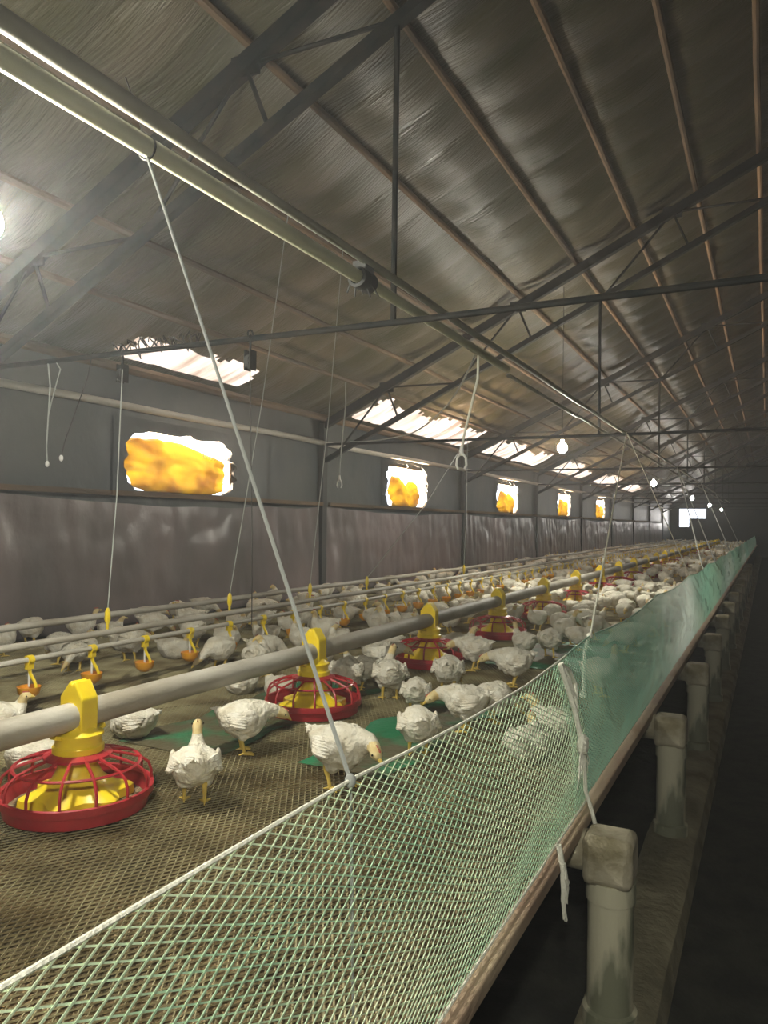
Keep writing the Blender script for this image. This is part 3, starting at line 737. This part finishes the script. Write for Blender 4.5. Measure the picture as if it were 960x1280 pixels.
def comb_mb(sp):
    b = MB(); p = sp[-3][0]; d = (sp[-1][0]-sp[-3][0]).normalized(); sd = Vector((-math.sin(sp[-1][1]), math.cos(sp[-1][1]), 0)); n = d.cross(sd)
    n = n if n.z > 0 or abs(d.z) > .8 else -n
    for i in range(4): b.ball(p+d*(.014-.007*i)+n*(.0185), (.004, .0015, .004), 6, 5)
    return b
def wing_mb(s, dz, seed):
    b = MB(); r = random.Random(seed)
    b.ball((.012, s*.074, .145+dz), (.036, .011, .030), 12, 8)
    for i in range(6):
        z = .160-.010*i; x0 = .02-.004*i; L = .115-.008*i
        L *= .84; a = Vector((x0, s*(.075+.001*i), z+dz)); e = Vector((x0-L, s*(.044+.005*i), z-.004+.004*i+dz+r.uniform(-.004, .004)))
        pts = [a.lerp(e, q)+Vector((0, s*.010*math.sin(PI*q), 0)) for q in (0, .25, .5, .75, .92, 1)]
        b.tube(pts, [.004, .008, .010, .0095, .006, .001], 6)
    return b
def leg_mb(s, step=0):
    b = MB(); x = -.004+step; y = s*.034
    b.tube([(x-.004, y, .092), (x-.010, y, .062), (x+.002, y, .030), (x+.006, y, .006)], [.013, .0085, .0062, .006], 8)
    for a in (-.5, 0, .5): b.tube([(x+.006, y, .006), (x+.006+.020*math.cos(a), y+.020*math.sin(a), .006), (x+.006+.038*math.cos(a), y+.038*math.sin(a), .003)], [.0058, .0045, .002], 6)
    b.tube([(x+.004, y, .007), (x-.016, y, .003)], [.0045, .002], 6)
    return b
def tail_mb(dz, seed):
    b = MB(); r = random.Random(seed)
    for i in range(7):
        a = (i-3)*.20; e = Vector((-.128+.006*abs(i-3), .045*math.sin(a), .175-.006*abs(i-3)+dz+r.uniform(-.004, .004)))
        b.tube([(-.075, .02*math.sin(a), .152+dz), Vector((-.105, .034*math.sin(a), .167+dz)), e], [.006, .0085, .002], 6)
    return b
def far_mesh(pose, yaw, seed):
    me, sp = body_mesh(pose, yaw, seed, .012); b = MB()
    b.add([v.co.copy() for v in me.vertices], [tuple(p.vertices) for p in me.polygons]); b.mi = [p.material_index for p in me.polygons]
    k = beak_mb(sp); b.add(k.v, k.f, 2); k = comb_mb(sp); b.add(k.v, k.f, 3)
    if pose != 'sit':
        for s in (-1, 1): k = leg_mb(s); b.add(k.v, k.f, 2)
    k = tail_mb(-.066 if pose == 'sit' else 0, seed); b.add(k.v, k.f, 0)
    o = b.build('broiler_chicken', [K['feather'], K['head'], K['shank'], K['comb']]); m2 = o.data; bpy.data.objects.remove(o); return m2
PROTO = {}
def near(pose, yaw, seed):
    me, sp = body_mesh(pose, yaw, seed); dz = -.066 if pose == 'sit' else 0
    t = thing('broiler_chicken', 'x', 'chicken')
    o = bpy.data.objects.new('body', me); C.objects.link(o); o.parent = t
    for s in (-1, 1): wing_mb(s, dz, seed+s).build('wing', K['down'], t)
    tail_mb(dz, seed).build('tail', K['down'], t)
    beak_mb(sp).build('beak', K['shank'], t); comb_mb(sp).build('comb', K['comb'], t)
    p = sp[-3][0]; d = (sp[-1][0]-p).normalized(); sd = Vector((-math.sin(sp[-1][1]), math.cos(sp[-1][1]), 0))
    for s in (-1, 1): b = MB(); b.ball(p+d*.010+sd*s*.0185+Vector((0, 0, .003)), .0034, 8, 6); b.build('eye', K['eye'], t)
    if pose != 'sit':
        for s in (-1, 1): leg_mb(s, .018*s if seed % 2 else 0).build('leg', K['shank'], t)
    return t
def G(px, py, z=PZ):
    """ground point seen at a photo pixel, used once to survey where the birds stand"""
    d = r2*((px-480)/950)+u2*(-(py-640)/950)+fw; s = (z-H)/d.z
    return Vector((d.x*s, d.y*s, z))
# (pixel of the feet, heading in degrees relative to the view (0 = faces right, 90 = faces away), pose, head yaw, scale, label)
N_ = [
 (243, 1003, 100, 'stand', .1, .95, 'white chicken standing with its back to the camera, yellow head up, beside the nearest feeder'),
 (303, 941, 20, 'low', -.2, 1.05, 'white chicken standing between the first two feeders, head toward the second pan'),
 (424, 984, -22, 'low', -.35, 1.12, 'white chicken with lowered yellow neck just behind the net in front of the second feeder'),
 (522, 944, 95, 'peck', .2, .95, 'white chicken seen from behind, head down, right of the lowered yellow neck'),
 (520, 892, 80, 'peck', .5, .85, 'small white chicken pecking behind the one seen from behind'),
 (167, 921, 170, 'sit', .4, 1.05, 'fluffy white chicken resting under the feed pipe right of the nearest feeder'),
 (40, 968, 160, 'sit', .5, 1.05, 'fluffy white chicken resting behind the nearest red pan'),
 (350, 872, 150, 'sit', 0, .9, 'white chicken resting just behind the second red pan'),
 (300, 866, 10, 'sit', .3, .95, 'dim white chicken resting below the feed pipe left of the second feeder'),
 (582, 914, 160, 'low', .3, 1.05, 'white chicken facing left, close to the net, hindmost of the huddled pair'),
 (612, 905, 35, 'peck', -.3, .95, 'white chicken with head down against the net beside its huddled partner'),
 (642, 858, 172, 'low', .05, 1.12, 'white chicken in clear side view with reddish head, walking toward the fourth feeder'),
 (432, 872, 70, 'peck', .3, 1.05, 'white chicken with lowered head right behind the second feeder'),
 (452, 862, 180, 'stand', .2, .95, 'white chicken standing in the huddle past the second feeder, facing left'),
 (475, 845, 5, 'low', .2, 1.1, 'broad white chicken at the back of the huddle past the second feeder'),
 (487, 874, 95, 'stand', -.3, 1.05, 'white chicken with its back turned at the right of the huddle past the second feeder'),
 (560, 866, 80, 'peck', -.3, 1.0, 'white chicken with its back turned beside the third red pan'),
 (592, 838, 150, 'low', .3, 1.1, 'white chicken leaning toward the third red pan from the right'),
 (572, 818, 10, 'sit', .2, 1.2, 'pale chicken lying behind the third feeder'),
 (655, 824, 120, 'stand', .2, .95, 'white chicken standing left of a pair near the fourth feeder'),
 (686, 822, 60, 'peck', .3, 1.0, 'white chicken right of a pair near the fourth feeder, head down'),
 (742, 935, 120, 'sit', .3, 1.15, 'large chicken resting behind the net under the hanging white string'),
 (660, 948, 60, 'sit', .3, 1.0, 'chicken resting close behind the net left of the string bundle'),
 (770, 872, 10, 'stand', .6, 1.05, 'chicken standing behind the net right of the pale rope'),
 (0, 915, 40, 'sit', -.3, 1.0, 'white chicken cut by the left picture edge beyond the nearest feeder'),
]
near_xy = []
for i, (px, py, hd, pose, yw, sc, lab) in enumerate(N_):
    key = (pose, round(yw*2)/2, i % 2)
    if key not in PROTO: PROTO[key] = near(pose, round(yw*2)/2, i+3); o = PROTO[key]
    else: o = copy_tree(PROTO[key])
    p = G(px, py); p.z = PZ; p.y = max(p.y, .3)
    if p.x > PX-.22: p.x = PX-.22
    for _ in range(12):
        for qx, qy in near_xy:
            dd = Vector((p.x-qx, p.y-qy)); L_ = dd.length
            if 1e-4 < L_ < .17: p.x += dd.x/L_*(.17-L_)*.5; p.y += dd.y/L_*(.17-L_)
        if abs(p.x-FX) < .3:
            for fy in FYS:
                dd = Vector((p.x-FX, p.y-fy)); L_ = dd.length
                if L_ < .27: p.x += dd.x/L_*(.27-L_); p.y += dd.y/L_*(.27-L_)
    sc *= .84; o.location = p; o.scale = (sc*.92, sc, sc); o.rotation_euler = (0, 0, math.radians(hd)+PSI)
    tag(o, lab, 'chicken', 'white broiler chickens on the platform'); near_xy.append((p.x, p.y))
FAR = [far_mesh(p, y, s) for p, y, s in (('stand', .4, 1), ('peck', .3, 2), ('low', -.4, 3), ('sit', .5, 4), ('stand', -.9, 5), ('sit', -.6, 6), ('preen', 0, 7), ('low', .5, 8), ('peck', -.5, 9))]
def free(x, y, d):
    for q, r in near_xy:
        if abs(y-r) < d and abs(x-q) < d and (x-q)**2+(y-r)**2 < d*d: return False
    if abs(x-FX) < .30:
        for fy in FYS:
            if (x-FX)**2+(y-fy)**2 < .30**2: return False
    return True
cnt = {}
def put(x, y, lab, ring=False, hd=None):
    me = rnd.choice(FAR); o = bpy.data.objects.new('broiler_chicken', me); C.objects.link(o)
    sc = rnd.uniform(.76, .92); o.location = (x, y, PZ); o.scale = (sc*rnd.uniform(.95, 1.05), sc, sc*rnd.uniform(.93, 1.03))
    o.rotation_euler = (0, 0, hd if hd is not None else rnd.uniform(0, 2*PI)); near_xy.append((x, y))
    tag(o, lab, 'chicken', 'white broiler chickens on the platform')
zones = [  # x range, y range, count, min distance, place words
 (WX+.22, -2.95, 1.4, 4.4, 26, .21, 'between wall and drinker line, short of the second feeder'),
 (-2.90, -1.92, 2.9, 5.0, 24, .21, 'between drinker line and feed pipe near the second feeder'),
 (WX+.22, -2.95, 4.4, 9.0, 38, .22, 'between wall and drinker line, below the second window'),
 (-2.90, -1.92, 5.0, 9.0, 36, .22, 'between drinker line and feed pipe near the fifth feeder'),
 (-1.75, -.68, 4.6, 6.4, 22, .22, 'on the aisle side of the fourth and fifth feeders'),
 (-1.75, -.68, 6.4, 9.0, 34, .22, 'on the aisle side of the sixth and seventh feeders'),
 (WX+.22, -.68, 9.0, 14.0, 90, .22, 'beyond')]
for x0, x1, ya, yb, nmax, dm, words in zones:
    done = 0
    for _ in range(6000):
        if done >= nmax: break
        x = rnd.uniform(x0, x1); y = rnd.uniform(ya, yb)
        if not free(x, y, dm): continue
        done += 1
        if words == 'beyond': lab = 'small white broiler in the packed far flock past the seventh feeder'
        else: lab = 'white broiler chicken '+words
        if done <= 1 and 0: pass
        put(x, y, lab)
# the farthest birds, more than could be counted
b = MB(); lo = [far_mesh(p, y, s) for p, y, s in (('sit', .4, 1), ('stand', .3, 2), ('low', .3, 2))]
lows = []
for me in lo:
    o = bpy.data.objects.new('t', me); C.objects.link(o); d = o.modifiers.new('d', 'DECIMATE'); d.ratio = .22
    dg = bpy.context.evaluated_depsgraph_get(); mm = bpy.data.meshes.new_from_object(o.evaluated_get(dg)); bpy.data.objects.remove(o)
    lows.append(([v.co.copy() for v in mm.vertices], [tuple(p.vertices) for p in mm.polygons], [p.material_index for p in mm.polygons]))
k = 0
for _ in range(4000):
    if k > 700: break
    x = rnd.uniform(WX+.2, -.68); y = rnd.uniform(14, 36)
    if not free(x, y, .22): continue
    near_xy.append((x, y)); k += 1
    vs, fs, mi = rnd.choice(lows); R = Matrix.Rotation(rnd.uniform(0, 2*PI), 3, 'Z'); base = len(b.v)
    b.v += [tuple((R @ v)*.85+Vector((x, y, PZ))) for v in vs]; b.f += [tuple(i+base for i in f) for f in fs]; b.mi += mi
tag(b.build('distant_flock', [K['feather'], K['head'], K['shank'], K['comb']]), 'mass of tiny white broilers crowding the farthest part of the platform', 'chickens', kind='stuff')
